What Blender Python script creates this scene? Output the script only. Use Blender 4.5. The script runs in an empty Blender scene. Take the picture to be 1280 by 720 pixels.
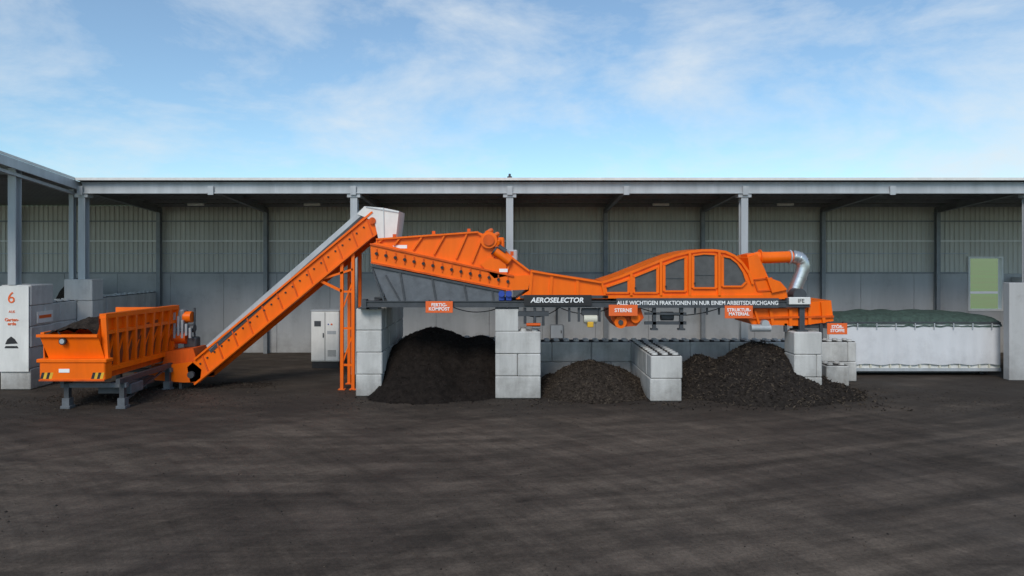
import bpy, math, random
from mathutils import Vector, noise as mn
random.seed(7)
S=bpy.context.scene
CAMY=-24.4; H=5.1; F=853.0
# side-elevation drafting: drawing units -> metres on a vertical plane standing at a true distance d
def E(a,b,d=24.4):
    return ((a-640)*d/F, H-(b-320)*d/F)
def EP(pts,d=24.4): return [E(a,b,d) for a,b in pts]

# ---------------- materials
def mat(name,col,rough=0.6,metal=0.0,var=0.15,scale=2.0,bump=0.0,bscale=30,col2=None,streak=False,spec=None,grime=0.0):
    m=bpy.data.materials.new(name); m.use_nodes=True
    nt=m.node_tree; N=nt.nodes; L=nt.links; b=N['Principled BSDF']
    b.inputs['Roughness'].default_value=rough; b.inputs['Metallic'].default_value=metal
    if spec is not None: b.inputs['Specular IOR Level'].default_value=spec
    tc=N.new('ShaderNodeTexCoord'); mp=N.new('ShaderNodeMapping'); L.new(tc.outputs['Object'],mp.inputs[0])
    if streak: mp.inputs['Scale'].default_value=(1,1,0.15)
    n=N.new('ShaderNodeTexNoise'); n.inputs['Scale'].default_value=scale; n.inputs['Detail'].default_value=8; n.inputs['Roughness'].default_value=0.65
    L.new(mp.outputs[0],n.inputs['Vector'])
    r=N.new('ShaderNodeValToRGB'); r.color_ramp.elements[0].position=0.3; r.color_ramp.elements[1].position=0.7
    c2=col2 or tuple(c*(1-var) for c in col)
    c1=tuple(min(1,c*(1+var*0.6)) for c in col)
    r.color_ramp.elements[0].color=(*c2,1); r.color_ramp.elements[1].color=(*c1,1)
    L.new(n.outputs['Fac'],r.inputs[0]); out=r.outputs[0]
    if grime>0: # dirt stains: patchy + splash zone close to the ground
        n3=N.new('ShaderNodeTexNoise'); n3.inputs['Scale'].default_value=1.1; n3.inputs['Detail'].default_value=10; n3.inputs['Roughness'].default_value=.7
        L.new(tc.outputs['Object'],n3.inputs['Vector'])
        sp=N.new('ShaderNodeSeparateXYZ'); L.new(tc.outputs['Object'],sp.inputs[0])
        mr=N.new('ShaderNodeMapRange'); mr.inputs['From Min'].default_value=0; mr.inputs['From Max'].default_value=1.3; mr.inputs['To Min'].default_value=.28; mr.inputs['To Max'].default_value=0
        L.new(sp.outputs['Z'],mr.inputs['Value'])
        ad=N.new('ShaderNodeMath'); ad.operation='ADD'; L.new(n3.outputs['Fac'],ad.inputs[0]); L.new(mr.outputs[0],ad.inputs[1])
        m2=N.new('ShaderNodeMapRange'); m2.inputs['From Min'].default_value=.52; m2.inputs['From Max'].default_value=.85; m2.inputs['To Max'].default_value=grime; L.new(ad.outputs[0],m2.inputs['Value'])
        mx=N.new('ShaderNodeMixRGB'); L.new(m2.outputs[0],mx.inputs[0]); L.new(out,mx.inputs[1]); mx.inputs[2].default_value=(.10,.085,.07,1); out=mx.outputs[0]
    L.new(out,b.inputs['Base Color'])
    if bump>0:
        n2=N.new('ShaderNodeTexNoise'); n2.inputs['Scale'].default_value=bscale; n2.inputs['Detail'].default_value=6
        L.new(tc.outputs['Object'],n2.inputs['Vector'])
        bp=N.new('ShaderNodeBump'); bp.inputs['Strength'].default_value=bump; bp.inputs['Distance'].default_value=0.03
        L.new(n2.outputs['Fac'],bp.inputs['Height']); L.new(bp.outputs[0],b.inputs['Normal'])
    return m
ORANGE=mat('orange_paint',(0.96,0.155,0.003),0.36,0,0.14,1.6,streak=True,grime=.15,spec=.3)
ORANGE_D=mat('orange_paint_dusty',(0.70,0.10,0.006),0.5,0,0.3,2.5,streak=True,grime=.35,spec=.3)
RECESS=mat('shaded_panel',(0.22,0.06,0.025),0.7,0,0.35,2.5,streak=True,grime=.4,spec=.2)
DARK=mat('dark_grey_paint',(0.055,0.060,0.068),0.5,0,0.3,3)
SLATE=mat('slate_grey_paint',(0.115,0.125,0.14),0.5,0,0.3,3)
BLACK=mat('black_rubber',(0.02,0.02,0.022),0.7,0,0.3,5)
MESH=mat('dark_mesh',(0.085,0.085,0.085),0.5,0,0.3,3)
CONC=mat('concrete_block',(0.54,0.53,0.51),0.85,0,0.28,1.3,0.3,25,streak=True,grime=.55)
CONCW=mat('concrete_panel',(0.44,0.435,0.43),0.85,0,0.2,0.7,0.1,20,streak=True,grime=.4)
CLAD=mat('metal_cladding',(0.52,0.50,0.45),0.45,0.1,0.15,0.8,streak=True)
ROOF=mat('roof_sheet',(0.26,0.265,0.265),0.6,0.1,0.15,1.0)
GALV=mat('galvanised_steel',(0.44,0.46,0.48),0.5,0.2,0.2,2,streak=True)
GALVD=mat('weathered_steel',(0.24,0.25,0.26),0.55,0.2,0.2,2)
WHITE=mat('white_paint',(0.75,0.74,0.71),0.5,0,0.12,2,streak=True,grime=.2)
LETTER=mat('white_lettering',(0.85,0.85,0.85),0.6,0,0.02,2)
TARP=mat('pale_tarpaulin',(0.66,0.66,0.68),0.6,0,0.1,0.6,0.35,2.5,streak=True,grime=.25)
NET=mat('green_net',(0.045,0.075,0.06),0.85,0,0.5,6,0.6,20)
CHROME=mat('spiral_duct',(0.66,0.66,0.66),0.3,0.85,0.12,6)
COMP=mat('fine_compost',(0.017,0.013,0.011),0.95,0,0.5,5,0.9,30,spec=0.12)
COMP2=mat('coarse_compost',(0.040,0.031,0.025),0.95,0,0.6,9,1.0,22,spec=0.12)
COMP3=mat('woody_compost',(0.027,0.022,0.019),0.95,0,0.6,9,1.0,22,spec=0.12)
CHIP=mat('wood_chip',(0.080,0.062,0.046),0.9,0,0.6,3,spec=.2)
CHIPD=mat('dark_chip',(0.03,0.025,0.022),0.9,0,0.5,3,spec=0.2)
BLUE=mat('blue_paint',(0.02,0.06,0.35),0.45,0,0.2,4)
YEL=mat('yellow_paint',(0.75,0.42,0.03),0.5,0,0.2,4)
ORTXT=mat('orange_print',(0.80,0.13,0.02),0.6,0,0.05,4)
CREAM=mat('cream_paint',(0.62,0.6,0.5),0.5,0,0.1,4)
GAP=mat('joint_shadow',(0.10,0.10,0.10),0.9,0,0.2,4)

# ---------------- mesh builder
import bmesh
class MB:
    def __init__(s,name): s.name=name; s.v=[]; s.f=[]; s.m=[]; s.mats=[]; s.sm=[]
    def mi(s,m):
        if m not in s.mats: s.mats.append(m)
        return s.mats.index(m)
    def add(s,vs,fs,m,smooth=False):
        o=len(s.v); s.v+= [tuple(v) for v in vs]; k=s.mi(m)
        for f in fs: s.f.append(tuple(i+o for i in f)); s.m.append(k); s.sm.append(smooth)
    def box(s,x0,x1,y0,y1,z0,z1,m,c=0.0):
        if c<=0:
            vs=[(x,y,z) for z in(z0,z1) for y in(y0,y1) for x in(x0,x1)]
            s.add(vs,[(0,2,3,1),(4,5,7,6),(0,1,5,4),(2,6,7,3),(0,4,6,2),(1,3,7,5)],m)
        else:
            X=[x0,x1];Y=[y0,y1];Z=[z0,z1]; vs=[];idx={}
            for i in(0,1):
                for j in(0,1):
                    for k in(0,1):
                        sx=c if i==0 else -c; sy=c if j==0 else -c; sz=c if k==0 else -c
                        idx[(i,j,k,'x')]=len(vs); vs.append((X[i],Y[j]+sy,Z[k]+sz))
                        idx[(i,j,k,'y')]=len(vs); vs.append((X[i]+sx,Y[j],Z[k]+sz))
                        idx[(i,j,k,'z')]=len(vs); vs.append((X[i]+sx,Y[j]+sy,Z[k]))
            fs=[]
            for i in(0,1): fs.append([idx[(i,a,b,'x')] for a,b in((0,0),(1,0),(1,1),(0,1))])
            for i in(0,1): fs.append([idx[(a,i,b,'y')] for a,b in((0,0),(1,0),(1,1),(0,1))])
            for i in(0,1): fs.append([idx[(a,b,i,'z')] for a,b in((0,0),(1,0),(1,1),(0,1))])
            for a in(0,1):
                for b in(0,1):
                    fs.append([idx[(a,b,0,'x')],idx[(a,b,1,'x')],idx[(a,b,1,'y')],idx[(a,b,0,'y')]])
                    fs.append([idx[(a,0,b,'x')],idx[(a,1,b,'x')],idx[(a,1,b,'z')],idx[(a,0,b,'z')]])
                    fs.append([idx[(0,a,b,'y')],idx[(1,a,b,'y')],idx[(1,a,b,'z')],idx[(0,a,b,'z')]])
                    for k in(0,1): fs.append([idx[(a,b,k,'x')],idx[(a,b,k,'y')],idx[(a,b,k,'z')]])
            s.add(vs,fs,m)
    def prism(s,poly,y0,y1,m):
        n=len(poly); vs=[(x,y0,z) for x,z in poly]+[(x,y1,z) for x,z in poly]
        fs=[tuple(range(n)),tuple(range(2*n-1,n-1,-1))]+[(i,(i+1)%n,(i+1)%n+n,i+n) for i in range(n)]
        s.add(vs,fs,m)
    def prismx(s,poly,x0,x1,m):
        n=len(poly); vs=[(x0,y,z) for y,z in poly]+[(x1,y,z) for y,z in poly]
        fs=[tuple(range(n)),tuple(range(2*n-1,n-1,-1))]+[(i,(i+1)%n,(i+1)%n+n,i+n) for i in range(n)]
        s.add(vs,fs,m)
    def beam(s,p0,p1,w,h,m,up=(0,0,1)):
        p0=Vector(p0);p1=Vector(p1);d=(p1-p0).normalized();u=Vector(up)
        if abs(d.dot(u))>0.98:u=Vector((0,1,0))
        r=d.cross(u).normalized();u=r.cross(d).normalized()
        vs=[]
        for p in(p0,p1):
            for a,b in((-1,-1),(1,-1),(1,1),(-1,1)): vs.append(p+r*a*w/2+u*b*h/2)
        s.add(vs,[(3,2,1,0),(4,5,6,7),(0,1,5,4),(1,2,6,5),(2,3,7,6),(3,0,4,7)],m)
    def tube(s,pts,r,m,seg=20,cap=True):
        pts=[Vector(p) for p in pts]; rs=r if isinstance(r,(list,tuple)) else [r]*len(pts)
        vs=[];fs=[];ref=None
        for i,p in enumerate(pts):
            d=(pts[min(i+1,len(pts)-1)]-pts[max(i-1,0)]).normalized()
            if ref is None: ref=Vector((0,0,1)) if abs(d.z)<0.9 else Vector((0,1,0))
            a=d.cross(ref).normalized(); b=a.cross(d).normalized(); ref=b
            for k in range(seg):
                t=2*math.pi*k/seg; vs.append(p+(a*math.cos(t)+b*math.sin(t))*rs[i])
        for i in range(len(pts)-1):
            for k in range(seg): fs.append((i*seg+k,i*seg+(k+1)%seg,(i+1)*seg+(k+1)%seg,(i+1)*seg+k))
        s.add(vs,fs,m,True)
        if cap:
            s.add(vs[:seg],[tuple(range(seg))[::-1]],m); s.add(vs[-seg:],[tuple(range(seg))],m)
    def frame(s,poly,w,y0,y1,m):
        for i in range(len(poly)):
            a=poly[i];b=poly[(i+1)%len(poly)]
            s.beam((a[0],(y0+y1)/2,a[1]),(b[0],(y0+y1)/2,b[1]),abs(y1-y0),w,m)
    def done(s,parent=None,name=None):
        me=bpy.data.meshes.new(s.name); me.from_pydata(s.v,[],s.f)
        for m in s.mats: me.materials.append(m)
        me.polygons.foreach_set('material_index',s.m); me.polygons.foreach_set('use_smooth',s.sm); me.update()
        bm=bmesh.new(); bm.from_mesh(me); bmesh.ops.recalc_face_normals(bm,faces=bm.faces); bm.to_mesh(me); bm.free()
        o=bpy.data.objects.new(name or s.name,me); S.collection.objects.link(o)
        if parent: o.parent=parent
        return o
def empty(name):
    o=bpy.data.objects.new(name,None); S.collection.objects.link(o); return o
def text(body,x,y,z,size,m,parent,name='lettering',align='CENTER',sx=1.0,off=0.0,shear=0.0):
    c=bpy.data.curves.new(name,'FONT'); c.body=body; c.size=size; c.extrude=0.006; c.align_x=align; c.align_y='CENTER'; c.space_line=0.9
    c.offset=off; c.shear=shear
    c.materials.append(m); o=bpy.data.objects.new(name,c); S.collection.objects.link(o)
    o.location=(x,y,z); o.rotation_euler=(math.pi/2,0,0); o.scale=(sx,1,1); o.parent=parent; return o

# ---------------- ground
def groundmat():
    m=bpy.data.materials.new('yard_asphalt'); m.use_nodes=True; nt=m.node_tree;N=nt.nodes;L=nt.links;b=N['Principled BSDF']
    tc=N.new('ShaderNodeTexCoord')
    def nz(sc,det,scl=(1,1,1),dist=0,rot=0,ro=.6):
        mp=N.new('ShaderNodeMapping'); mp.inputs['Scale'].default_value=scl; mp.inputs['Rotation'].default_value=(0,0,rot); L.new(tc.outputs['Object'],mp.inputs[0])
        n=N.new('ShaderNodeTexNoise'); n.inputs['Scale'].default_value=sc; n.inputs['Detail'].default_value=det; n.inputs['Distortion'].default_value=dist; n.inputs['Roughness'].default_value=ro
        L.new(mp.outputs[0],n.inputs['Vector']); return n.outputs['Fac']
    def ramp(f,p0,p1,c0,c1):
        r=N.new('ShaderNodeValToRGB'); r.color_ramp.elements[0].position=p0; r.color_ramp.elements[1].position=p1
        r.color_ramp.elements[0].color=(*c0,1); r.color_ramp.elements[1].color=(*c1,1); L.new(f,r.inputs[0]); return r.outputs[0]
    def mix(t,f,a,bb):
        x=N.new('ShaderNodeMixRGB'); x.blend_type=t
        if isinstance(f,float): x.inputs[0].default_value=f
        else: L.new(f,x.inputs[0])
        L.new(a,x.inputs[1]); L.new(bb,x.inputs[2]); return x.outputs[0]
    def math_(op,a,bv,cv=None,clamp=False):
        x=N.new('ShaderNodeMath'); x.operation=op; x.use_clamp=clamp
        for i,q in enumerate((a,bv,cv)):
            if q is None: continue
            if isinstance(q,(int,float)): x.inputs[i].default_value=q
            else: L.new(q,x.inputs[i])
        return x.outputs[0]
    base=ramp(nz(0.17,8,(0.6,1.1,1),0.5,ro=.62),0.36,0.64,(0.080,0.062,0.050),(0.145,0.115,0.092))
    c=base
    sp=N.new('ShaderNodeSeparateXYZ'); L.new(tc.outputs['Object'],sp.inputs[0])
    # tyre marks: arcs around turning centres, broken up by noise
    for cx,cy,sc,st,seed in ((-6,38,1.5,.30,0),(22,-46,1.2,.26,3),(-30,-30,1.6,.22,8)):
        dx=math_('SUBTRACT',sp.outputs['X'],cx); dy=math_('SUBTRACT',sp.outputs['Y'],cy)
        r2=math_('ADD',math_('MULTIPLY',dx,dx),math_('MULTIPLY',dy,dy)); rad=math_('SQRT',r2,0)
        cb=N.new('ShaderNodeCombineXYZ'); L.new(math_('MULTIPLY',rad,sc),cb.inputs[0]); 
        ang=N.new('ShaderNodeMath'); ang.operation='ARCTAN2'; L.new(dy,ang.inputs[0]); L.new(dx,ang.inputs[1])
        L.new(math_('MULTIPLY',ang.outputs[0],3.5),cb.inputs[1]); cb.inputs[2].default_value=seed
        n=N.new('ShaderNodeTexNoise'); n.inputs['Scale'].default_value=1.0; n.inputs['Detail'].default_value=7; n.inputs['Roughness'].default_value=.68; L.new(cb.outputs[0],n.inputs['Vector'])
        f=ramp(n.outputs['Fac'],.42,.58,(1-st,)*3,(1.08,)*3)
        c=mix('MULTIPLY',1.0,c,f)
    c=mix('MULTIPLY',1.0,c,ramp(nz(1.6,10,ro=.75),0.32,0.68,(0.78,0.77,0.76),(1.16,1.16,1.15)))
    c=mix('MULTIPLY',1.0,c,ramp(nz(14,10,ro=.8),0.35,0.65,(0.66,0.65,0.64),(1.28,1.27,1.25)))
    # damp compost-stained patches
    c=mix('MULTIPLY',1.0,c,ramp(nz(.33,10,(1,1.6,1),1.0,.3,ro=.7),0.34,0.46,(0.62,0.61,0.60),(1,1,1)))
    mr=N.new('ShaderNodeMapRange'); mr.inputs['From Min'].default_value=-6.0; mr.inputs['From Max'].default_value=-0.8; L.new(sp.outputs['Y'],mr.inputs['Value'])
    m3=N.new('ShaderNodeMapRange'); m3.inputs['From Min'].default_value=3.0; m3.inputs['From Max'].default_value=6; m3.inputs['To Max'].default_value=.45; L.new(sp.outputs['Y'],m3.inputs['Value'])
    nn=math_('MULTIPLY_ADD',nz(0.5,10,(0.6,1,1),0.5,ro=.72),2.8,-1.45)
    ad=math_('SUBTRACT',math_('ADD',mr.outputs[0],nn),m3.outputs[0],None,True)
    mu=math_('MULTIPLY',ad,0.75)
    dk=N.new('ShaderNodeRGB'); dk.outputs[0].default_value=(0.036,0.029,0.024,1)
    c=mix('MIX',mu,c,dk.outputs[0])
    L.new(c,b.inputs['Base Color']); b.inputs['Specular IOR Level'].default_value=0.18
    rr=N.new('ShaderNodeMapRange'); L.new(nz(0.5,6),rr.inputs['Value']); rr.inputs['From Min'].default_value=.3; rr.inputs['From Max'].default_value=.7; rr.inputs['To Min'].default_value=.6; rr.inputs['To Max'].default_value=.95; L.new(rr.outputs[0],b.inputs['Roughness'])
    bp=N.new('ShaderNodeBump'); bp.inputs['Strength'].default_value=.7; bp.inputs['Distance'].default_value=.03; L.new(nz(18,10,ro=.7),bp.inputs['Height']); L.new(bp.outputs[0],b.inputs['Normal'])
    return m
g=MB('ground'); g.add([(-80,-80,0),(80,-80,0),(80,13.5,0),(-80,13.5,0)],[(0,1,2,3)],groundmat()); g.done()
FIELD=mat('field_grass',(0.16,0.24,0.07),0.9,0,0.35,0.08,col2=(0.22,0.23,0.09))
g=MB('grass_field'); g.add([(-2500,-2500,-0.03),(2500,-2500,-0.03),(2500,2500,-0.03),(-2500,2500,-0.03)],[(0,1,2,3)],FIELD); g.done()
g=MB('farm_track'); g.add([(-200,62,-0.02),(300,74,-0.02),(300,80,-0.02),(-200,68,-0.02)],[(0,1,2,3)],CONCW); g.done()

# ---------------- shed
shed=empty('open_front_shed')
YE=5.0; YB=11.6; XL=-32; XR=34
def roofz(y): return 8.30-(y-5.0)*0.078 if y>=5 else 8.30+(5.0-y)*0.115
OPX0,OPX1,OPZ0,OPZ1=24.1,25.85,2.25,5.02
b=MB('rear_concrete_wall'); x=XL
b.box(XL,OPX0-0.02,YB+.06,YB+.2,0,4.1,GAP); b.box(OPX1+.02,XR,YB+.06,YB+.2,0,4.1,GAP)
xs=[XL]
while xs[-1]+2.8<OPX0: xs.append(xs[-1]+2.8)
xs.append(OPX0)
for a,c in zip(xs[:-1],xs[1:]): b.box(a+.006,c-.006,YB+random.uniform(-.006,.006),YB+.22,0,4.17,CONCW,0.01)
b.box(OPX0,OPX1,YB,YB+.22,0,OPZ0,CONCW,0.01); b.box(OPX1,XR,YB,YB+.22,0,4.17,CONCW,0.01)
b.done(shed)
def corrug(mb,x0,x1,y,z0,z1,m,p=0.25,dp=0.045):
    prof=[];x=x0
    while x<x1-1e-4:
        for fx,dy in((0,0),(0.12,0),(0.16,-dp),(0.21,-dp)):
            if x+fx<=x1: prof.append((x+fx,y+dy))
        x+=p
    prof.append((x1,y)); n=len(prof)
    mb.add([(a,c,z0) for a,c in prof]+[(a,c,z1) for a,c in prof],[(i,i+1,i+1+n,i+n) for i in range(n-1)],m)
b=MB('rear_cladding')
corrug(b,XL,OPX0,YB+.12,4.17,7.75,CLAD); corrug(b,OPX0,OPX1,YB+.12,OPZ1,7.75,CLAD); corrug(b,OPX1,XR,YB+.12,4.17,7.75,CLAD)
b.box(XL,XR,YB-.03,YB+.05,5.85,5.93,WHITE); b.box(XL,XR,YB-.03,YB+.05,6.9,6.97,GALVD)
b.box(XL,OPX0-.05,YB-.01,YB+.05,5.2,5.26,GALV)
b.box(XL,OPX0-.05,YB-.02,YB+.06,4.172,4.25,GALVD)
b.done(shed)
b=MB('rear_opening_frame')
for a in(OPX0,OPX1): b.box(a-.05,a+.05,YB-.03,YB+.24,OPZ0-.05,OPZ1+.05,WHITE)
b.box(OPX0+.05,OPX1-.05,YB-.03,YB+.24,OPZ1-.05,OPZ1+.05,WHITE); b.box(OPX0+.05,OPX1-.05,YB-.03,YB+.24,OPZ0-.05,OPZ0+.05,WHITE)
b.done(shed)
frames=[-18.5,-12.9,-6.8,-0.1,4.9,10.0,16.3,22.3,28.5]
posts=[-18.5,-6.8,-0.1,10.0,22.3]
def hpost(mb,x,y,z0,z1,w=.3,d=.32,m=GALV):
    mb.box(x-w/2,x+w/2,y-d/2,y-d/2+.025,z0,z1,m); mb.box(x-w/2,x+w/2,y+d/2-.025,y+d/2,z0,z1,m)
    mb.box(x-.012,x+.012,y-d/2+.025,y+d/2-.025,z0,z1,m)
b=MB('steel_posts')
for x in posts: 
    hpost(b,x,YE+.1,4.1 if x<-18 else 0,7.8)
    b.box(x-.28,x+.28,YE-.1,YE+.3,7.62,7.79,GALV)
hpost(b,-19.05,1.75,4.0,8.45)
hpost(b,-19.05,5.2,4.1,8.0,.2,.2)
for x in frames: hpost(b,x,YB-.2,0,7.6,.2,.24,GALVD)
for x in(-26,): hpost(b,x,YB-.2,0,7.6,.2,.24,GALVD)
b.done(shed)
b=MB('roof_beams')
b.box(-18.45,XR,YE-.1,YE-.05,7.82,8.26,GALV)
b.box(-18.45,XR,YE-.16,YE+.14,7.78,7.82,GALV); b.box(-18.45,XR,YE-.16,YE+.14,8.22,8.26,GALV)
for x in frames:
    for dz,w in((-.05,.18),(-.36,.18)):
        b.beam((x,YE+.1,roofz(YE)+dz-.06),(x,YB,roofz(YB)+dz-.06),w,.025,GALVD)
    b.beam((x,YE+.1,roofz(YE)-.26),(x,YB,roofz(YB)-.26),.02,.3,GALVD)
for k in range(5):
    y=YE+.9+k*1.3; b.box(-18.45,XR,y-.04,y+.04,roofz(y)-.17,roofz(y)-.03,GALVD)
for x in frames: b.box(x-.12,x+.12,YE-.2,YE-.17,7.72,8.1,GALV)
b.beam((-18.62,YE,roofz(YE)-.2),(-18.62,-3,roofz(-3)-.2),.08,.34,GALV)
b.beam((-18.9,YE,roofz(YE)-.5),(-18.9,-3,roofz(-3)-.5),.16,.12,GALV)
for y in(-2,-.2,1.6,3.4): b.box(-32,-18.7,y-.05,y+.05,roofz(y)-.22,roofz(y)-.05,GALVD)
b.beam((-19.05,1.75,roofz(1.75)-.3),(-32,1.75,roofz(1.75)-.3),.2,.3,GALVD)
b.done(shed)
b=MB('roof')
def roofcor(mb,x0,x1,y0,y1,m,off=0.0):
    prof=[];x=x0
    while x<x1:
        for fx,dz in((0,0),(0.13,0),(0.17,.05),(0.22,.05)): prof.append((x+fx,dz))
        x+=.26
    n=len(prof)
    mb.add([(a,y0,roofz(y0)+c+off) for a,c in prof]+[(a,y1,roofz(y1)+c+off) for a,c in prof],[(i,i+1,i+1+n,i+n) for i in range(n-1)],m)
roofcor(b,-18.6,XR,YE-.35,YB+.4,ROOF); roofcor(b,-32,-18.75,-3.2,YE,ROOF); roofcor(b,-32,-18.7,YE,YB+.4,ROOF)
b.box(-18.6,XR,YE-.40,YE-.36,8.32,8.43,WHITE)
b.beam((-18.6,YE-.4,roofz(YE-.4)+.05),(-18.6,-3.2,roofz(-3.2)+.05),.05,.09,WHITE)
b.done(shed)
b=MB('roof_vent'); b.box(-.2,.0,YE-.3,YE,8.4,8.5,DARK); b.tube([(-.1,YE-.15,8.45),(-.1,YE-.15,8.62)],.05,DARK,10); b.done(shed)
# end wall of the shed on the right, with the smooth concrete return
b=MB('end_concrete_wall')
b.box(20.4,26.6,3.6,3.95,0,4.0,CONCW,.015); b.box(26.3,26.6,3.97,YB-.01,0,4.0,CONCW,.015)
b.done(shed)

# ---------------- concrete block walls
DIRT=mat('dirt_on_wall',(0.03,0.027,0.024),0.95,0,.4,4)
def blocks(name,x0,x1,y0,y1,tiers,bh=0.8,bl=1.6,studs=True,z0=0.0,dirt=True):
    b=MB(name)
    for t in range(tiers):
        za=z0+t*bh; zb=za+bh
        lx=x1-x0; ly=y1-y0
        if ly>=lx:
            cuts=[y0]; p=y0+(bl if t%2==0 else bl/2)
            while p<y1-.1: cuts.append(p); p+=bl
            cuts.append(y1)
            for a,c in zip(cuts[:-1],cuts[1:]):
                j=random.uniform(-.02,.02); k=random.uniform(0,.01); b.box(x0+j,x1+j,a+.006+k,c-.006,za+.005,zb-.005,CONC,.03)
        else:
            cuts=[x0]; p=x0+(bl if t%2==0 else bl/2)
            while p<x1-.1: cuts.append(p); p+=bl
            cuts.append(x1)
            for a,c in zip(cuts[:-1],cuts[1:]):
                j=random.uniform(-.02,.02); b.box(a+.006,c-.006,y0+j,y1+j,za+.005,zb-.005,CONC,.03)
    if studs:
        zt=z0+tiers*bh; nx=max(1,round((x1-x0)/.42)); ny=max(1,round((y1-y0)/.42))
        if dirt: b.box(x0+.05,x1-.05,y0+.05,y1-.05,zt-.002,zt+.02,DIRT)
        for i in range(nx):
            for j in range(ny):
                cx=x0+(i+.5)*(x1-x0)/nx; cy=y0+(j+.5)*(y1-y0)/ny
                b.tube([(cx,cy,zt-.005),(cx,cy,zt+.09)],[.125,.10],CONC,8)
    return b
b=blocks('concrete_block_wall',-5.65,-4.72,.35,5.2,4,bh=.8,dirt=False); b.done()
b=blocks('concrete_block_wall',-0.6,1.03,0,.8,3,dirt=False); b.box(-.6,.23,.01,.8,2.404,3.2,CONC,.022); b.done()
b=blocks('concrete_block_wall',0.0,.8,.82,3.3,2); b.done()
b=blocks('concrete_block_wall',4.85,5.95,-.5,3.2,2); b.done()
b=blocks('concrete_block_wall',.82,4.84,3.3,4.1,2); b.done()
b=blocks('concrete_block_wall',4.84,14.0,3.32,4.1,2); b.done()
b=blocks('concrete_block_wall',-4.7,0.0,4.2,5.0,2); b.done()
b=blocks('concrete_block_wall',10.0,11.0,-.2,.7,3,studs=False); b.done()
b=blocks('concrete_block_wall',12.3,13.2,2.3,3.1,1); b.done()
b=blocks('concrete_block_wall',-19.5,-18.35,1.6,2.9,5,studs=False); b.done()
b=blocks('concrete_block_wall',-19.4,-18.6,2.92,11.5,4); b.box(-19.1,-17.9,4.7,5.5,3.2,4.1,CONC,.02); b.box(-18.56,-17.9,4.72,5.5,0,3.19,CONC,.02); b.done()

# ---------------- heaps
def heap(name,cx,cy,rx,ry,h,m,chips,chipmat,px=2.0,lobes=(),rough=.06,csz=.05,y1=99,prof='cone',pw=1.05):
    b=MB(name); n=130; X0=cx-rx*1.15; X1=cx+rx*1.15; Y0=cy-ry*1.15; Y1=min(cy+ry*1.15,y1)
    for l in lobes: X0=min(X0,l[0]-l[2]*1.1); X1=max(X1,l[0]+l[2]*1.1)
    def hz(x,y):
        def one(cx,cy,rx,ry,h):
            wob=1+.12*mn.noise(Vector((x*.5,y*.5,cx)))+.05*mn.noise(Vector((x*1.7,y*1.7,cx)))
            r=(abs((x-cx)/rx)**px+abs((y-cy)/ry)**px)**(1/px)*wob
            t=1-r
            if t<=0: return t*.4
            return h*(math.sin(min(1,t)*math.pi/2)**pw if prof=='round' else (t*(1.12-.12*t)-.10*t**5))
        zz=[one(cx,cy,rx,ry,h)]+[one(*l) for l in lobes]
        k=9.0; z=math.log(sum(math.exp(k*max(q,-.5)) for q in zz))/k - math.log(len(zz))/k*max(0,1-max(zz)*3 if max(zz)>0 else 1)
        if z<=-.05: return -.05
        z=z+(mn.fractal(Vector((x*1.3,y*1.3,3.1)),1,2,5)*rough*1.6+mn.noise(Vector((x*9,y*9,1)))*rough*.35)*min(1,max(0,z)*3+.15)
        return z
    vs=[];fs=[]
    for j in range(n+1):
        for i in range(n+1):
            x=X0+(X1-X0)*i/n; y=Y0+(Y1-Y0)*j/n
            vs.append((x,y,hz(x,y)))
    for j in range(n):
        for i in range(n): 
            q=(j*(n+1)+i,j*(n+1)+i+1,(j+1)*(n+1)+i+1,(j+1)*(n+1)+i)
            if max(vs[k][2] for k in q)>-.04: fs.append(q)
    b.add(vs,fs,m,False)
    for _ in range(chips):
        x=random.uniform(X0,X1); y=random.uniform(Y0,Y1); z=hz(x,y)
        if z<0.0: 
            if z<=-.04 and random.random()<.93: continue
            z=0.01
        s=csz*random.uniform(.3,1.5)*(1.8 if random.random()<.04 else 1); d=Vector((random.gauss(0,1),random.gauss(0,1),random.gauss(0,.5))).normalized()
        e=d.cross(Vector((random.random(),random.random(),1))).normalized(); f=d.cross(e)
        p=Vector((x,y,z+.01)); L=s*random.uniform(.8,1.8); w=s*.45; 
        vv=[p-d*L,p+e*w,p-e*w,p+d*L,p+f*w*.9,p-f*w*.9]
        b.add(vv,[(0,1,4),(0,4,2),(0,2,5),(0,5,1),(3,4,1),(3,2,4),(3,5,2),(3,1,5)],chipmat if random.random()<.4 else m)
    return b.done()
heap('compost_heap',-3.1,3.7,3.1,4.7,2.15,COMP,3500,CHIPD,px=2.0,lobes=((-3.9,2.9,2.0,3.8,2.0),(-1.3,4.0,2.2,4.6,1.75)),rough=.06,csz=.03,y1=4.15,prof='round',pw=1.45)
heap('compost_heap',3.0,1.4,2.3,2.35,1.10,COMP2,8000,CHIP,px=2.1,rough=.09,csz=.045,lobes=((3.9,1.8,1.6,1.6,.7),(1.9,1.6,1.3,1.6,.6)),prof='round',pw=1.3)
heap('compost_heap',9.3,1.2,2.9,2.75,2.15,COMP3,12000,CHIP,px=2.0,rough=.10,csz=.045,lobes=((7.2,1.9,2.0,2.2,1.4),(11.5,.7,1.6,1.4,.5),(12.3,1.4,1.0,1.0,.22)))
heap('compost_heap',-21.6,9.7,2.4,1.8,4.0,COMP2,200,CHIP,prof='round')
heap('spilled_soil',-14.2,.6,3.0,2.2,.16,COMP2,2500,CHIP,rough=.12,csz=.03,prof='round',lobes=((-10.5,2.6,1.6,1.0,.12),))

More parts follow.
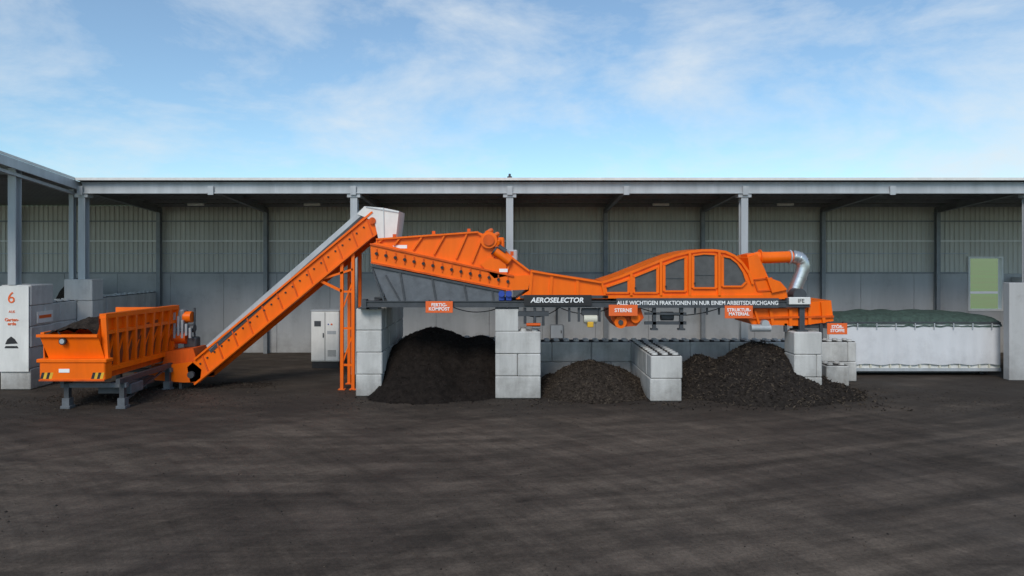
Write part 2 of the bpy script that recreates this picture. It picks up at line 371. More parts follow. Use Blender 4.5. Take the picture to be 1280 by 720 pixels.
b=MB('ground_debris')
for _ in range(16000):
    x=random.uniform(-19,19); y=random.gauss(-.4,1.3)
    if random.random()<.3: y=random.uniform(-18,4)
    if mn.noise(Vector((x*.5,y*.7,5)))<-.15 : continue
    s=random.uniform(.005,.025)*(1.7 if random.random()<.06 else 1); a=random.uniform(0,6.28)
    vv=[(x+math.cos(a+k*2.09)*s*random.uniform(.6,1.3),y+math.sin(a+k*2.09)*s,.002) for k in range(3)]+[(x,y,s*.8)]
    b.add(vv,[(0,1,3),(1,2,3),(2,0,3)],CHIPD if random.random()<.7 else CHIP)
b.done()

# ---------------- feed hopper
hop=empty('feed_hopper')
b=MB('hopper_body')
yN,yF=-1.9,2.3
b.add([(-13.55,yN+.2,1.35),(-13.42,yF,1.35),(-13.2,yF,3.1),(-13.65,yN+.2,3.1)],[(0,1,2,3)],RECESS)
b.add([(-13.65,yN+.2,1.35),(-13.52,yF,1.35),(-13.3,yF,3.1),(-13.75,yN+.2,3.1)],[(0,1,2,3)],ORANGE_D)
def rw(t,z):
    xb=-13.55+.13*t; xt=-13.65+.45*t; k=(z-1.35)/1.75
    return Vector((xb+(xt-xb)*k,yN+.2+(yF-yN-.2)*t,z))
for z,th in((3.1,.16),(1.35,.18),(2.55,.12)):
    b.beam(rw(0,z)+Vector((.06,-.03,0)),rw(1,z)+Vector((.06,.03,0)),th+.08,th,ORANGE)
nr=8
for k in range(nr+1):
    t=k/nr; b.beam(rw(t,1.38)+Vector((.09,0,0)),rw(t,3.06)+Vector((.09,0,0)),.18,.12,ORANGE,up=(0,1,0))
for k in range(nr):
    b.beam(rw(k/nr,1.45)+Vector((.04,0,0)),rw((k+1)/nr,2.45)+Vector((.04,0,0)),.06,.07,ORANGE,up=(0,1,0))
b.add([(-13.6,yN+.2,2.6),(-13.2,yF,2.6),(-13.17,yF,3.05),(-13.62,yN+.2,3.05)],[(0,1,2,3)],ORANGE)
b.add([(-15.5,yN+.2,1.35),(-15.5,yF,1.35),(-15.6,yF,2.5),(-15.6,yN+.2,2.5)],[(0,1,2,3)],ORANGE)
b.beam((-15.62,yN+.2,2.5),(-15.62,yF,2.5),.12,.12,ORANGE)
for k in range(8): y=yN+.4+k*.53; b.box(-15.72,-15.6,y,y+.08,1.4,2.48,ORANGE)
b.add([(-15.55,yN-.05,2.48),(-13.62,yN-.05,2.48),(-13.5,yN+.12,1.72),(-15.35,yN+.12,1.72)],[(0,1,2,3)],ORANGE)
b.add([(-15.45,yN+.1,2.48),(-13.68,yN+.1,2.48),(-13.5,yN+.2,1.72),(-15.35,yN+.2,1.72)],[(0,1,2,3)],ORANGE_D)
b.beam((-15.6,yN-.06,2.48),(-13.6,yN-.06,2.48),.14,.09,ORANGE)
b.add([(-13.65,yN-.05,2.48),(-13.65,yN+.22,3.08),(-13.6,yN+.22,1.6)],[(0,1,2)],ORANGE)
b.box(-15.5,-13.35,yN-.12,yN+.3,1.02,1.66,ORANGE,.03); b.box(-15.58,-13.28,yN-.16,yN+.25,1.6,1.72,ORANGE,.02)
b.box(-15.5,-13.35,yN-.15,yN-.12,1.0,1.05,ORANGE_D)
b.prismx([(yF-.1,1.35),(yF+.5,1.35),(yF+.5,2.4),(yF,3.1)],-15.5,-13.3,ORANGE)
b.box(-15.5,-13.45,yN+.3,yF,1.05,1.36,ORANGE_D)
b.done(hop)
b=MB('hazard_stripes')
for x0 in(-15.47,-13.80):
    for k in range(4):
        a=x0+k*.095
        b.add([(a,yN-.124,1.07),(a+.095,yN-.124,1.07),(a+.155,yN-.124,1.28),(a+.06,yN-.124,1.28)],[(0,1,2,3)],YEL if k%2 else BLACK)
b.done(hop)
b=MB('load'); n=30; vs=[]
for j in range(n+1):
    for i in range(n+1):
        x=-15.55+1.92*i/n; y=yN+.15+(yF-yN-.2)*j/n
        vs.append((x,y,2.44+.50*math.sin(math.pi*min(1,i/n))**.8*math.sin(math.pi*min(1,j/n+.12))**.7+.12*mn.noise(Vector((x*3,y*3,0)))+.05*mn.noise(Vector((x*11,y*11,0)))))
b.add(vs,[(j*(n+1)+i,j*(n+1)+i+1,(j+1)*(n+1)+i+1,(j+1)*(n+1)+i) for j in range(n) for i in range(n)],COMP2); b.done(hop)
b=MB('support_frame')
for x in(-14.9,-13.05):
    for y in(-1.5,1.5):
        b.box(x-.08,x+.08,y-.08,y+.08,.03,1.0,DARK); b.box(x-.16,x+.16,y-.16,y+.16,0,.1,SLATE,.01)
        b.box(x-.12,x+.12,y-.12,y+.12,.1,.35,SLATE)
    b.box(x-.07,x+.07,-1.8,2.2,.85,1.02,DARK)
for y in(-1.5,1.5): b.box(-15.1,-12.9,y-.07,y+.07,.70,.85,SLATE)
b.box(-14.0,-13.2,-1.3,.8,.45,.7,DARK); b.box(-13.3,-12.95,-1.2,-.4,.4,.75,SLATE,.03)
b.beam((-13.05,-1.5,.2),(-13.05,1.5,.9),.06,.06,DARK)
b.done(hop)
b=MB('discharge_drive')
b.box(-13.35,-12.85,2.3,2.75,2.2,3.0,GALVD,.05); b.tube([(-12.9,2.5,2.7),(-12.6,2.5,2.7)],.22,ORANGE,16); b.tube([(-12.95,2.5,2.25),(-12.5,2.5,2.25)],.16,DARK,16)
b.tube([(-12.55,2.6,1.5),(-12.55,2.6,3.05)],.04,DARK,8); b.box(-12.9,-12.4,2.4,2.8,1.5,1.9,DARK,.04)
b.beam((-13.2,2.3,3.1),(-12.7,2.6,2.0),.08,.08,DARK)
b.tube([(-13.3,2.45,1.9),(-12.75,2.45,1.9)],.25,ORANGE_D,16)
for k in range(5): b.box(-13.2+k*.15,-13.12+k*.15,2.2,2.3,1.9+.1*(k%2),2.9-.15*k,GALV)
b.done(hop)
b=MB('maker_label'); b.box(-14.85,-14.5,yN-.135,yN-.122,1.28,1.4,LETTER); b.done(hop)
b=MB('work_lamp'); b.tube([(-14.75,yN-.12,2.3),(-14.75,yN-.05,2.3)],.12,BLACK,16); b.tube([(-14.75,yN-.14,2.3),(-14.75,yN-.119,2.3)],.08,GALV,16); b.tube([(-14.75,yN-.1,2.42),(-14.9,yN-.1,2.62)],.02,BLACK,6); b.done(hop)

# ---------------- belt conveyor (front face 26.0 m from camera)
conv=empty('belt_conveyor'); D=26.0; y0=D-24.4; y1=y0+1.3
b=MB('conveyor_frame')
side=EP([(238,478),(252,476),(472,292),(468,276),(455,268),(246,449),(234,459)],D)
b.prism(side,y0,y0+.07,ORANGE); b.prism(side,y1-.07,y1,ORANGE)
def lp(a,dv=0):
    u0,v0=244,464; u1,v1=466,279; return E(u0+(u1-u0)*a,v0+(v1-v0)*a+dv,D)
pa=lp(0,16);pb=lp(1,16)
b.beam((pa[0],y0-.03,pa[1]),(pb[0],y0-.03,pb[1]),.12,.07,ORANGE)
pa=lp(0,-15);pb=lp(1,-14)
b.beam((pa[0],y0-.03,pa[1]),(pb[0],y0-.03,pb[1]),.12,.07,ORANGE)
for k in range(12):
    a=.04+k*.084; p=lp(a,-13);q=lp(a+.035,14)
    b.beam((p[0],y0-.015,p[1]),(q[0],y0-.015,q[1]),.04,.05,ORANGE_D)
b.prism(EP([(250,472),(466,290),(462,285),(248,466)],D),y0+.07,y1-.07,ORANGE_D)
b.done(conv)
b=MB('idler_bearings')
for k in range(24):
    p=lp(.03+k*.04,-4); b.tube([(p[0],y0-.04,p[1]),(p[0],y0,p[1])],.035,BLACK,8)
b.done(conv)
b=MB('belt')
b.prism(EP([(249,444),(457,264),(461,270),(252,450)],D),y0+.08,y1-.08,BLACK)
b.done(conv)
b=MB('side_skirt')
for yy in(y0-.02,y1-.02):
    b.prism(EP([(258,432),(456,258),(458,264),(262,438)],D),yy,yy+.04,GALV)
b.prism(EP([(262,438),(458,264),(459,267),(264,441)],D),y0-.025,y0+.02,DARK)
b.done(conv)
b=MB('head_hood')
hp=EP([(447,268),(456,258),(480,260),(499,264),(495,299),(474,301),(469,279),(458,272)],D)
b.prism(hp,y0-.06,y0-.02,WHITE); b.prism(hp,y1+.02,y1+.06,WHITE)
b.prism(EP([(456,258),(480,260),(499,264),(498,268),(480,264),(456,262)],D),y0-.02,y1+.02,WHITE)
b.prism(EP([(499,264),(495,299),(492,299),(496,264)],D),y0-.02,y1+.02,WHITE)
for a,c in(((480,260),(481,300)),((458,259),(499,266))):
    p=E(*a,D);q=E(*c,D); b.beam((p[0],y0-.07,p[1]),(q[0],y0-.07,q[1]),.03,.04,GALV)
x,z=E(466,276,D); b.tube([(x,y0-.12,z),(x,y0-.0,z)],.13,ORANGE_D,14)
b.done(conv)
b=MB('tail_section')
tp_=EP([(168,462),(240,452),(252,462),(250,478),(228,478),(168,473)],D)
b.prism(tp_,y0,y0+.07,ORANGE); b.prism(tp_,y1-.07,y1,ORANGE)
b.prism(EP([(170,464),(240,456),(240,470),(170,470)],D),y0+.07,y1-.07,BLACK)
x,z=E(240,468,D); b.tube([(x,y0-.12,z),(x,y0,z)],.13,DARK,14)
for u in(224,180):
    x,z=E(u,470,D); b.box(x-.05,x+.05,y0+.1,y1-.1,0,z,DARK)
b.prism(EP([(205,440),(240,436),(246,455),(200,462)],D),y0+.1,y1-.1,ORANGE_D)
b.done(conv)
b=MB('support_legs')
for u in(427,441):
    x,z=E(u,325 if u<430 else 318,D)
    for yy in(y0+.02,y1-.12): b.box(x-.06,x+.06,yy,yy+.12,0,z+.1,ORANGE); b.box(x-.13,x+.13,yy-.06,yy+.18,0,.03,ORANGE)
xa=E(427,0,D)[0];xb=E(441,0,D)[0]
for z in(.9,2.3,3.7): b.box(xa,xb,y0+.05,y0+.11,z,z+.08,ORANGE)
for z in(.95,3.0): b.beam((xa,y0+.08,z),(xb,y0+.08,z+1.2),.05,.05,ORANGE)
pa=E(398,350,D);pb=E(427,364,D); b.beam((pa[0],y0+.06,pa[1]),(pb[0],y0+.06,pb[1]),.08,.1,ORANGE)
pb=E(441,330,D); b.beam((pa[0],y0+.06,pa[1]),(pb[0],y0+.06,pb[1]-.2),.08,.08,ORANGE)
b.done(conv)

# ---------------- platform beam
plat=empty('steel_support_platform')
b=MB('girders')
xa,zt=E(453,376);xb,zb=E(1012,384)
for yy in(0,2.1):
    b.box(xa,xb,yy,yy+.2,zb+.03,zt-.03,DARK); b.box(xa,xb,yy-.05,yy+.25,zt-.03,zt,DARK); b.box(xa,xb,yy-.05,yy+.25,zb,zb+.03,DARK)
k=xa+.3
while k<xb: b.box(k-.06,k+.06,.25,2.05,zb+.04,zt-.04,DARK); k+=1.5
for x in(-5.3,-5.0,-.4,0.05,10.4):
    zp=3.2 if x<5 else 2.4
    for yy in(.0,.5): b.box(x-.09,x+.09,yy+.06,yy+.2,zp,zb,DARK)
    b.box(x-.2,x+.2,.02,.7,zp,zp+.05,DARK)
b.box(xa-.03,xa+.15,-.06,.3,zb-.05,zt+.05,DARK)
b.done(plat)
b=MB('slogan_banner'); x0,z1=E(770,372.5);x1,z0=E(972,384.5); b.box(x0,x1,-.10,-.07,z0,z1,DARK); b.done(plat)
text('ALLE WICHTIGEN FRAKTIONEN IN NUR EINEM ARBEITSDURCHGANG',E(871,0)[0],-.108,E(0,378.6)[1],.20,LETTER,plat,off=.003).scale=(0.91,1,1)
b=MB('name_banner'); xa,z1=E(655,368.5);xb,z0=E(739,382); b.box(xa,xb,-.1,-.06,z0,z1,BLACK); b.done(plat)
text('AEROSELECTOR',E(696,0)[0],-.11,E(0,375.2)[1],.245,LETTER,plat,sx=1.05,off=.006,shear=.2)
# ---------------- star screen
ss=empty('star_screen'); 
b=MB('screen_deck_housing')
hood=EP([(470,299),(598,290),(614,296),(645,325),(664,340),(662,352),(640,350),(466,314)])
b.prism(hood,.12,2.1,ORANGE)
rail=EP([(463,305),(464,328),(636,363),(660,362),(664,344),(640,345),(470,303)])
b.prism(rail,0,.11,ORANGE); b.prism(rail,2.11,2.22,ORANGE)
for a,c in(((463,305),(642,345)),((464,328),(638,363))):
    p=E(*a);q=E(*c); b.beam((p[0],-.03,p[1]),(q[0],-.03,q[1]),.08,.06,ORANGE_D)
for a,c in(((478,299),(473,303)),((500,297),(492,307)),((528,295),(516,312)),((556,293),(542,318)),((584,291),(570,323)),((604,293),(590,328)),((622,305),(612,333)),((640,322),(634,338))):
    p=E(*a);q=E(*c); b.beam((p[0],.08,p[1]),(q[0],.08,q[1]),.12,.06,ORANGE)
p=E(598,291);q=E(662,339); b.beam((p[0],.06,p[1]),(q[0],.06,q[1]),.14,.07,ORANGE)
p=E(470,299);q=E(598,290); b.beam((p[0],.06,p[1]),(q[0],.06,q[1]),.14,.06,ORANGE)
b.prism(EP([(600,330),(612,322),(632,326),(634,345),(618,348)]),.0,.14,ORANGE)
b.done(ss)
b=MB('lifting_lugs')
for u,v in((490,297),(540,293),(585,290),(640,319)):
    x,z=E(u,v); b.box(x-.06,x+.06,.5,.54,z-.02,z+.14,ORANGE_D)
x,z=E(640,323); b.box(x-.3,x+.2,1.1,1.4,z-.1,z+.32,GALV,.04)
b.done(ss)
b=MB('shaft_bearings')
for k in range(15):
    u=471+k*11.7; v=316+k*2.48; x,z=E(u,v+1)
    b.tube([(x,-.09,z),(x,.0,z)],.055,BLACK,12); b.box(x-.02,x+.02,-.05,0,z-.17,z+.17,ORANGE_D)
b.done(ss)
b=MB('under_hopper')
b.prism(EP([(465,332),(632,365),(628,376),(484,376)]),.03,2.18,SLATE)
for a,c in(((464,332),(480,376)),((500,339),(506,376)),((540,347),(545,376)),((580,355),(584,376)),((615,361),(617,376))):
    p=E(*a);q=E(*c); b.beam((p[0],.01,p[1]),(q[0],.01,q[1]),.07,.06,DARK)
p=E(465,332);q=E(632,365); b.beam((p[0],.0,p[1]),(q[0],.0,q[1]),.08,.07,DARK)
p=E(482,344);q=E(500,376); b.beam((p[0],.0,p[1]),(q[0],.0,q[1]),.06,.05,DARK)
b.done(ss)
b=MB('drive_motor')
x,z=E(611,300); b.tube([(x,-.05,z),(x,.5,z)],.30,ORANGE,24); b.tube([(x,-.12,z),(x,-.05,z)],.2,ORANGE_D,20)
for dx,dz in((.18,.12),(-.05,.25),(.3,-.1)): b.tube([(x+dx,-.02,z+dz),(x+dx+.12,.4,z+dz+.1)],.09,ORANGE,12)
b.box(x+.1,x+.55,.2,.8,z-.35,z+.1,ORANGE,.04); x,z=E(625,320); b.tube([(x-.2,.0,z+.2),(x+.35,.0,z-.2)],.15,ORANGE,16)
b.tube([(x-.05,.0,z+.33),(x+.2,.0,z+.15)],.10,DARK,16)
b.tube([(x-.22,.0,z+.215),(x-.18,.0,z+.185)],.18,DARK,16)
b.done(ss)
b=MB('chain_motors')
for u in(627,636): 
    x,z=E(u,367); b.tube([(x,-.15,z),(x,.3,z)],.11,BLUE,14); b.box(x-.1,x+.1,-.05,.2,z-.25,z-.05,BLUE,.02)
b.done(ss)
b=MB('maker_label'); p=E(503,308); b.box(p[0]-.35,p[0]+.15,.105,.118,p[1]-.07,p[1]+.05,LETTER); p=E(645,338);  b.box(p[0]-.6,p[0]-.3,-.012,-.002,p[1]-.06,p[1]+.06,LETTER); b.done(ss)
# ---------------- wind sifter
ws=empty('wind_sifter')
b=MB('infeed_chute')
b.prism(EP([(665,338),(690,343),(752,352),(760,374),(645,374),(663,362)]),.05,2.1,ORANGE)
for a,c in(((665,338),(662,372)),((690,343),(688,372)),((722,348),(722,373)),((752,352),(757,373))):
    p=E(*a);q=E(*c); b.beam((p[0],.02,p[1]),(q[0],.02,q[1]),.10,.07,ORANGE)
p=E(665,339);q=E(752,353); b.beam((p[0],.0,p[1]),(q[0],.0,q[1]),.14,.07,ORANGE)
p=E(650,371);q=E(760,371); b.beam((p[0],.02,p[1]),(q[0],.02,q[1]),.1,.1,DARK)
b.done(ws)
b=MB('arched_housing')
top=[(753,353),(775,346),(800,336),(825,326),(845,319),(862,315),(878,313),(893,313),(907,315),(918,320),(928,329),(936,341),(941,355),(944,371)]
b.prism(EP(top+[(753,371)]),.06,2.1,ORANGE)
tp=EP(top)
for i in range(len(tp)-1): b.beam((tp[i][0],1.08,tp[i][1]),(tp[i+1][0],1.08,tp[i+1][1]),2.2,.09,ORANGE)
b.box(tp[0][0],tp[-1][0]+.3,-.03,.1,E(0,373)[1],E(0,369)[1],ORANGE)
b.done(ws)
b=MB('mesh_windows')
wins=[[(757,366),(757,359),(786,349),(786,366)],[(792,366),(792,346),(822,334),(822,366)],[(830,364),(830,331),(846,324),(857,321),(857,364)],[(866,360),(866,319),(880,317),(895,318),(895,360)],[(903,358),(903,320),(913,322),(922,329),(929,340),(933,352),(927,358)]]
for w in wins:
    P=EP(w); b.prism(P,.035,.058,MESH)
b.done(ws)
b=MB('window_frames')
for w in wins: b.frame(EP(w),.06,-.03,.07,ORANGE)
for u,v in((826,325),(862,315),(899,314),(789,340)):
    p=E(u,v);q=E(u,371); b.beam((p[0],.02,p[1]),(q[0],.02,q[1]),.09,.1,ORANGE)
b.done(ws)
b=MB('window_bars')
for w in wins[2:4]:
    P=EP(w); x0=P[0][0]; x1=P[-1][0]
    zz=P[0][1]+.45; b.box(x0,x1,.015,.03,zz,zz+.02,DARK)
for w in wins[:4]:
    P=EP(w); b.box(P[0][0]+.03,P[0][0]+.09,-.05,-.03,P[0][1]+.15,P[0][1]+.2,BLACK)
b.done(ws)
b=MB('separation_box')
b.prism(EP([(936,322),(948,318),(956,334),(962,348),(984,362),(986,374),(942,374)]),.1,1.9,ORANGE)
b.frame(EP([(943,350),(958,348),(975,362),(948,364)]),.05,.05,.12,ORANGE_D)
b.prism(EP([(958,346),(975,352),(984,362),(965,366)]),-.02,.1,ORANGE)
b.done(ws)
b=MB('air_duct')
P=[(944,345),(944,332),(948,325),(956,322),(970,322),(1000,321)]
b.tube([(E(u,v)[0],.7,E(u,v)[1]) for u,v in P],[.30,.26,.24,.22,.21,.21],ORANGE,22)
x,z=E(958,322); b.tube([(x,.7,z),(x+.03,.7,z)],.3,ORANGE,22); x,z=E(996,321); b.tube([(x,.7,z),(x+.05,.7,z)],.26,GALV,22)
b.prism(EP([(938,318),(946,316),(952,320),(952,334),(940,336)]),.35,1.05,ORANGE)
b.done(ws)
b=MB('spiral_duct')
pts=[];rr=[]
path=[(1000,321),(1006,321.5),(1011,324),(1014,329),(1014,335),(1012,342),(1008,352),(1003,364),(1001,374)]
for i,(u,v) in enumerate(path):
    x,z=E(u,v); pts.append((x,.7,z)); rr.append(.235)
b.tube(pts,rr,CHROME,24)
for i in range(len(path)-1):
    a=Vector(pts[i]);c=Vector(pts[i+1]); d=(c-a).normalized()*.02; m=(a+c)/2; b.tube([m-d,m+d],.25,CHROME,24)
b.done(ws)
b=MB('fan_unit')
x,z=E(1000,369); b.tube([(x,-.0,z),(x,.5,z)],.24,DARK,20); b.box(x-.42,x+.35,-.08,.05,z-.33,z-.07,WHITE,.02)
b.box(x-.5,x-.42,-.04,.4,z-.33,z-.1,DARK)
b.done(ws)
text('IFE',x,-.09,z-.20,.2,BLACK,ws,'maker_plate')
b=MB('discharge_conveyor')
b.prism(EP([(928,386),(1010,386),(1014,378),(1042,376),(1045,402),(1003,408),(942,406)]),.2,2.0,ORANGE)
for a,c in(((945,388),(950,405)),((965,387),(968,407)),((990,387),(990,408)),((1014,380),(1014,406)),((1030,378),(1032,404))):
    p=E(*a);q=E(*c); b.beam((p[0],.15,p[1]),(q[0],.15,q[1]),.11,.07,ORANGE)
p=E(935,398);q=E(1044,396); b.beam((p[0],.15,p[1]),(q[0],.15,q[1]),.08,.07,ORANGE_D)
x,z=E(957,405); b.tube([(x,.0,z),(x,.3,z)],.14,GALV,16); b.tube([(x-.5,.1,z-.15),(x+.2,.1,z-.15)],.13,GALV,14)
x,z=E(1024,408); b.box(x-.5,x+.4,.3,.5,z-.1,z+.05,DARK)
for u in(985,1004,1030): 
    x,z=E(u,405); b.box(x-.05,x+.05,.2,.3,2.1 if u>1010 else z-.3,z,DARK)
b.done(ws)
b=MB('underside_drives')
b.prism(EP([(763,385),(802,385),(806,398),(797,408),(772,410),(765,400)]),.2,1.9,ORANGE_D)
x,z=E(776,403); b.tube([(x,.05,z),(x,.25,z)],.22,ORANGE,20); b.tube([(x,-.0,z),(x,.06,z)],.09,DARK,14)
x,z=E(795,398); b.tube([(x,.05,z),(x,.25,z)],.17,ORANGE,20)
x,z=E(738,399); b.tube([(x-.22,.2,z),(x+.25,.2,z)],.17,CREAM,16); b.box(x-.3,x+.3,.1,.3,z+.12,z+.38,DARK,.02); b.box(x-.1,x+.12,.05,.35,z-.3,z-.1,YEL,.02)
for u in(712,724,750): x,z=E(u,385); b.box(x-.04,x+.04,.1,.2,z-.5,z,DARK)
for u in(818,852): x,z=E(u,384); b.box(x-.06,x+.06,.0,.14,z-.78,z,DARK); b.box(x-.12,x+.12,-.05,.2,z-.82,z-.76,DARK)
xa,z=E(806,404);xb,_=E(858,404); b.box(xa,xb,.0,.12,z-.05,z+.06,DARK); b.box(xa,xb,.0,.1,z+.3,z+.38,DARK)
x,z=E(835,396); b.tube([(x-.2,.3,z),(x+.25,.3,z)],.16,DARK,14)
for u in(870,885,900): x,z=E(u,385); b.box(x-.03,x+.03,.1,.16,z-.25,z,DARK)
x,z=E(665,390); 
for dx in(-.25,.1,.4): b.tube([(x+dx,.05,z+.15),(x+dx,.05,z-.45-.1*dx)],.05,DARK,10)
b.box(x-.5,x+.6,.0,.2,z-.15,z+.02,DARK); b.box(x+.0,x+.3,-.02,.2,z-.6,z-.4,GALVD,.02)
b.tube([(x-.2,-.02,z-.45),(x+.3,-.02,z-.45)],.06,ORANGE_D,10)
b.done(ws)
b=MB('cables')
for (ua,ub,sag) in((640,700,12),(700,765,8),(800,905,10),(566,625,6)):
    pp=[]
    for k in range(13):
        t=k/12; x,z=E(ua+(ub-ua)*t,385+sag*4*t*(1-t)); pp.append((x,.3,z))
    b.tube(pp,.018,BLACK,6)
b.done(ws)

# ---------------- hanging signs
def sign(u0,u1,v0,v1,txt,y=-.12,sz=.15):
    p=empty('information_sign'); b=MB('panel'); x0,z1=E(u0,v0,24.4+y); x1,z0=E(u1,v1,24.4+y)
    b.box(x0,x1,y,y+.03,z0,z1,ORTXT,.006); b.box(x0+.1,x0+.13,y+.03,y+.12,z0,z1+.05,DARK); b.box(x1-.13,x1-.1,y+.03,y+.12,z0,z1+.05,DARK); b.done(p)
    text(txt,(x0+x1)/2,y-.008,(z0+z1)/2,sz,LETTER,p,off=.004)
sign(532,566,376.5,391,'FERTIG-\nKOMPOST',sz=.16)
sign(761,797,381,395,'STERNE',y=-.16,sz=.18)
sign(906,941,382,398,'STRUKTUR-\nMATERIAL',y=-.16,sz=.16)
sign(1034,1059,404,418,'STÖR-\nSTOFFE',sz=.15)

# ---------------- control cabinet
cab=empty('control_cabinet'); D=31.0; yy=D-24.4
b=MB('cabinet_body'); x0,z1=E(389,389,D); x1,z0=E(424,452,D)
b.box(x0,x1,yy,yy+.6,z0,z1,WHITE,.02); b.box(x0-.03,x1+.03,yy-.03,yy+.63,z1,z1+.06,GALV,.01); b.box(x0+.03,x1-.03,yy+.03,yy+.57,0,z0,BLACK)
xm=(x0+x1)/2
for a,c in((x0+.04,xm-.01),(xm+.01,x1-.04)): b.box(a,c,yy-.02,yy,z0+.05,z1-.05,WHITE,.006)
b.done(cab)
b=MB('door_details')
b.box(xm-.012,xm+.012,yy-.024,yy-.02,z0+.05,z1-.05,DARK)
b.box(xm-.1,xm-.05,yy-.05,yy-.02,z0+1.1,z0+1.3,DARK); b.box(x0+.15,x0+.45,yy-.028,yy-.02,z0+1.6,z0+1.85,DARK)
for k in range(6): b.box(xm+.12,xm+.5,yy-.026,yy-.02,z0+.25+k*.05,z0+.27+k*.05,DARK)
b.tube([(xm+.3,yy-.04,z0+1.7),(xm+.3,yy-.02,z0+1.7)],.04,ORTXT,10); b.tube([(xm+.15,yy-.04,z0+1.7),(xm+.15,yy-.02,z0+1.7)],.03,BLUE,10)
b.box(xm+.1,xm+.5,yy-.026,yy-.02,z0+1.25,z0+1.4,GALV)
b.done(cab)
cab=empty('electrical_box'); b=MB('enclosure'); b.box(2.0,2.7,YB-.2,YB,.75,1.5,GALVD,.03); b.box(2.04,2.66,YB-.22,YB-.2,.79,1.46,GALV,.01); b.box(2.3,2.4,YB-.1,YB,1.5,4.1,DARK); b.done(cab)
b=MB('latch'); b.box(2.56,2.6,YB-.24,YB-.22,1.05,1.2,BLACK); b.done(cab)

# ---------------- roll-off container
ct=empty('roll_off_container'); y0=4.6;y1=7.1
xa=(1035-640)*29/F; xb=(1250-640)*29/F
b=MB('container_body')
b.box(xa,xb,y0+.06,y1,.32,2.2,WHITE)
b.box(xa-.05,xb+.05,y0,y1+.05,.2,.34,GALV,.01); b.box(xa-.04,xb+.04,y0,y1+.04,2.17,2.3,DARK,.01)
b.box(xa+.2,xb-.2,y0+.5,y0+.65,.05,.2,DARK); b.box(xa+.2,xb-.2,y1-.65,y1-.5,.05,.2,DARK)
k=xa+.1
while k<xb: b.box(k,k+.07,y0-.0,y0+.06,.34,.55,CREAM); k+=.42
for x in(xa+.3,xb-.5): b.tube([(x,y0+.4,.12),(x,y0+.75,.12)],.12,DARK,14)
b.done(ct)
b=MB('side_tarp'); n=90; vs=[]
for j in range(9):
    for i in range(n+1):
        x=xa+.02+(xb-xa-.04)*i/n; z=.5+1.68*j/8
        vs.append((x,y0+.0+.015*math.sin(i*.9+1.5*math.sin(i*.17))*(1-j/10)+.02*mn.noise(Vector((x*1.5,z,0)))-.03,z+(.03*math.sin(i*.4) if j==0 else 0)))
b.add(vs,[(j*(n+1)+i,j*(n+1)+i+1,(j+1)*(n+1)+i+1,(j+1)*(n+1)+i) for j in range(8) for i in range(n)],TARP,True); b.done(ct)
b=MB('cover_net'); vs=[]; n=60; m=16
for j in range(m+1):
    for i in range(n+1):
        x=xa-.06+(xb-xa+.12)*i/n; t=j/m; y=y0-.06+(y1-y0+.12)*t
        z=2.3+.42*math.sin(math.pi*t)**.6*(math.sin(math.pi*i/n)**.25 if 0<i<n else 0)+.08*mn.noise(Vector((x*1.2,y*1.5,2)))
        if j==0: z=2.1+.06*mn.noise(Vector((x*3,0,0)))
        vs.append((x,y,z))
b.add(vs,[(j*(n+1)+i,j*(n+1)+i+1,(j+1)*(n+1)+i+1,(j+1)*(n+1)+i) for j in range(m) for i in range(n)],NET,True)
for k in range(9): x=xa+.4+k*(xb-xa-.8)/8; b.box(x-.02,x+.02,y0-.09,y0-.07,2.0,2.25,GALV)
b.done(ct)

# ---------------- bay number sign on left pier
sg=empty('bay_number_sign'); b=MB('panel'); b.box(-19.48,-18.37,1.54,1.575,.7,3.95,WHITE,.005); b.done(sg)
text('6',-19.02,1.53,3.5,.60,ORTXT,sg,'number'); text('Garten-\nerde',-19.0,1.53,2.6,.17,ORTXT,sg,'label',off=.003); text('AUS',-19.0,1.53,2.98,.13,ORTXT,sg,'label')
b=MB('heap_pictogram'); b.prism([(-19.25,1.75),(-19.17,1.93),(-19.03,2.04),(-18.9,1.95),(-18.78,1.78)],1.525,1.54,BLACK); b.prism([(-19.28,1.6),(-18.75,1.6),(-18.8,1.68),(-19.23,1.68)],1.525,1.54,BLACK); b.done(sg)
sg=empty('wall_banner'); b=MB('panel'); b.box(-18.31,-18.29,1.9,2.8,2.5,2.95,WHITE); b.box(-18.288,-18.282,2.0,2.7,2.68,2.8,ORTXT); b.done(sg)
b=MB('lamp_fittings')
for x in(-15.5,-9.8,7.3,13.4): b.box(x-.4,x+.4,9.0,9.15,roofz(9)-.42,roofz(9)-.3,WHITE,.02)
b.done(shed)

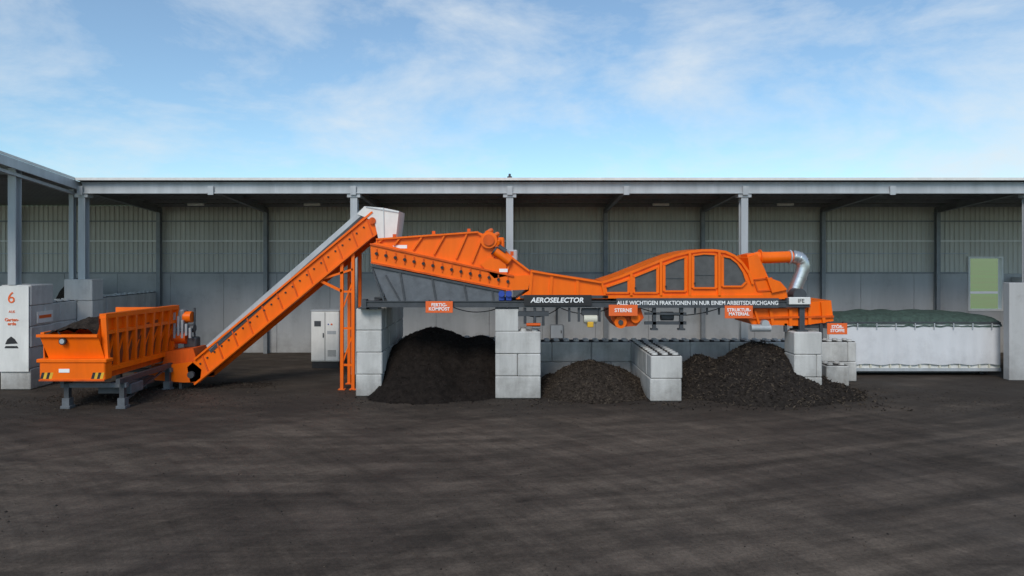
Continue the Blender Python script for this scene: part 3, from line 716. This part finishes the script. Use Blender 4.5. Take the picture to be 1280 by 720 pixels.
# ---------------- world, sun, camera
w=bpy.data.worlds.new('World'); S.world=w; w.use_nodes=True; N=w.node_tree.nodes; L=w.node_tree.links
bg=N['Background']; bg.inputs['Strength'].default_value=.15
sky=N.new('ShaderNodeTexSky'); sky.sky_type='NISHITA'; sky.sun_disc=False
az=math.radians(195); el=math.radians(40)
sky.sun_elevation=el; sky.sun_rotation=az; sky.altitude=300; sky.air_density=1.0; sky.dust_density=.5; sky.ozone_density=1.5
tint=N.new('ShaderNodeMixRGB'); tint.blend_type='MULTIPLY'; tint.inputs[0].default_value=1; tint.inputs[2].default_value=(.74,.93,.98,1); L.new(sky.outputs[0],tint.inputs[1])
tc=N.new('ShaderNodeTexCoord'); mp=N.new('ShaderNodeMapping'); mp.inputs['Scale'].default_value=(1.5,1.5,3.2); mp.inputs['Location'].default_value=(2.9,0,1.3); L.new(tc.outputs['Generated'],mp.inputs[0])
n=N.new('ShaderNodeTexNoise'); n.inputs['Scale'].default_value=2.2; n.inputs['Detail'].default_value=14; n.inputs['Roughness'].default_value=.62; n.inputs['Distortion'].default_value=.25; L.new(mp.outputs[0],n.inputs['Vector'])
r=N.new('ShaderNodeValToRGB'); r.color_ramp.elements[0].position=.46; r.color_ramp.elements[1].position=.74; r.color_ramp.elements[0].color=(0.10,0.10,0.10,1); r.color_ramp.elements[1].color=(.88,.88,.88,1); L.new(n.outputs['Fac'],r.inputs[0])
mx=N.new('ShaderNodeMixRGB'); L.new(r.outputs[0],mx.inputs[0]); L.new(tint.outputs[0],mx.inputs[1]); mx.inputs[2].default_value=(5.2,5.6,5.9,1)
L.new(mx.outputs[0],bg.inputs['Color'])
ld=bpy.data.lights.new('sun','SUN'); ld.energy=2.1; ld.angle=math.radians(22); ld.color=(1,.94,.86)
lo=bpy.data.objects.new('sun',ld); S.collection.objects.link(lo)
dv=Vector((math.sin(az)*math.cos(el),math.cos(az)*math.cos(el),math.sin(el)))
lo.rotation_euler=dv.to_track_quat('Z','Y').to_euler(); lo.location=(0,-30,40)
c=bpy.data.cameras.new('camera'); c.lens=24; c.sensor_width=36; c.shift_y=-40/1280; c.clip_end=6000
co=bpy.data.objects.new('camera',c); S.collection.objects.link(co); co.location=(0,CAMY,H); co.rotation_euler=(math.pi/2,0,0); S.camera=co
S.view_settings.view_transform='Standard'; S.view_settings.look='None'; S.view_settings.exposure=0
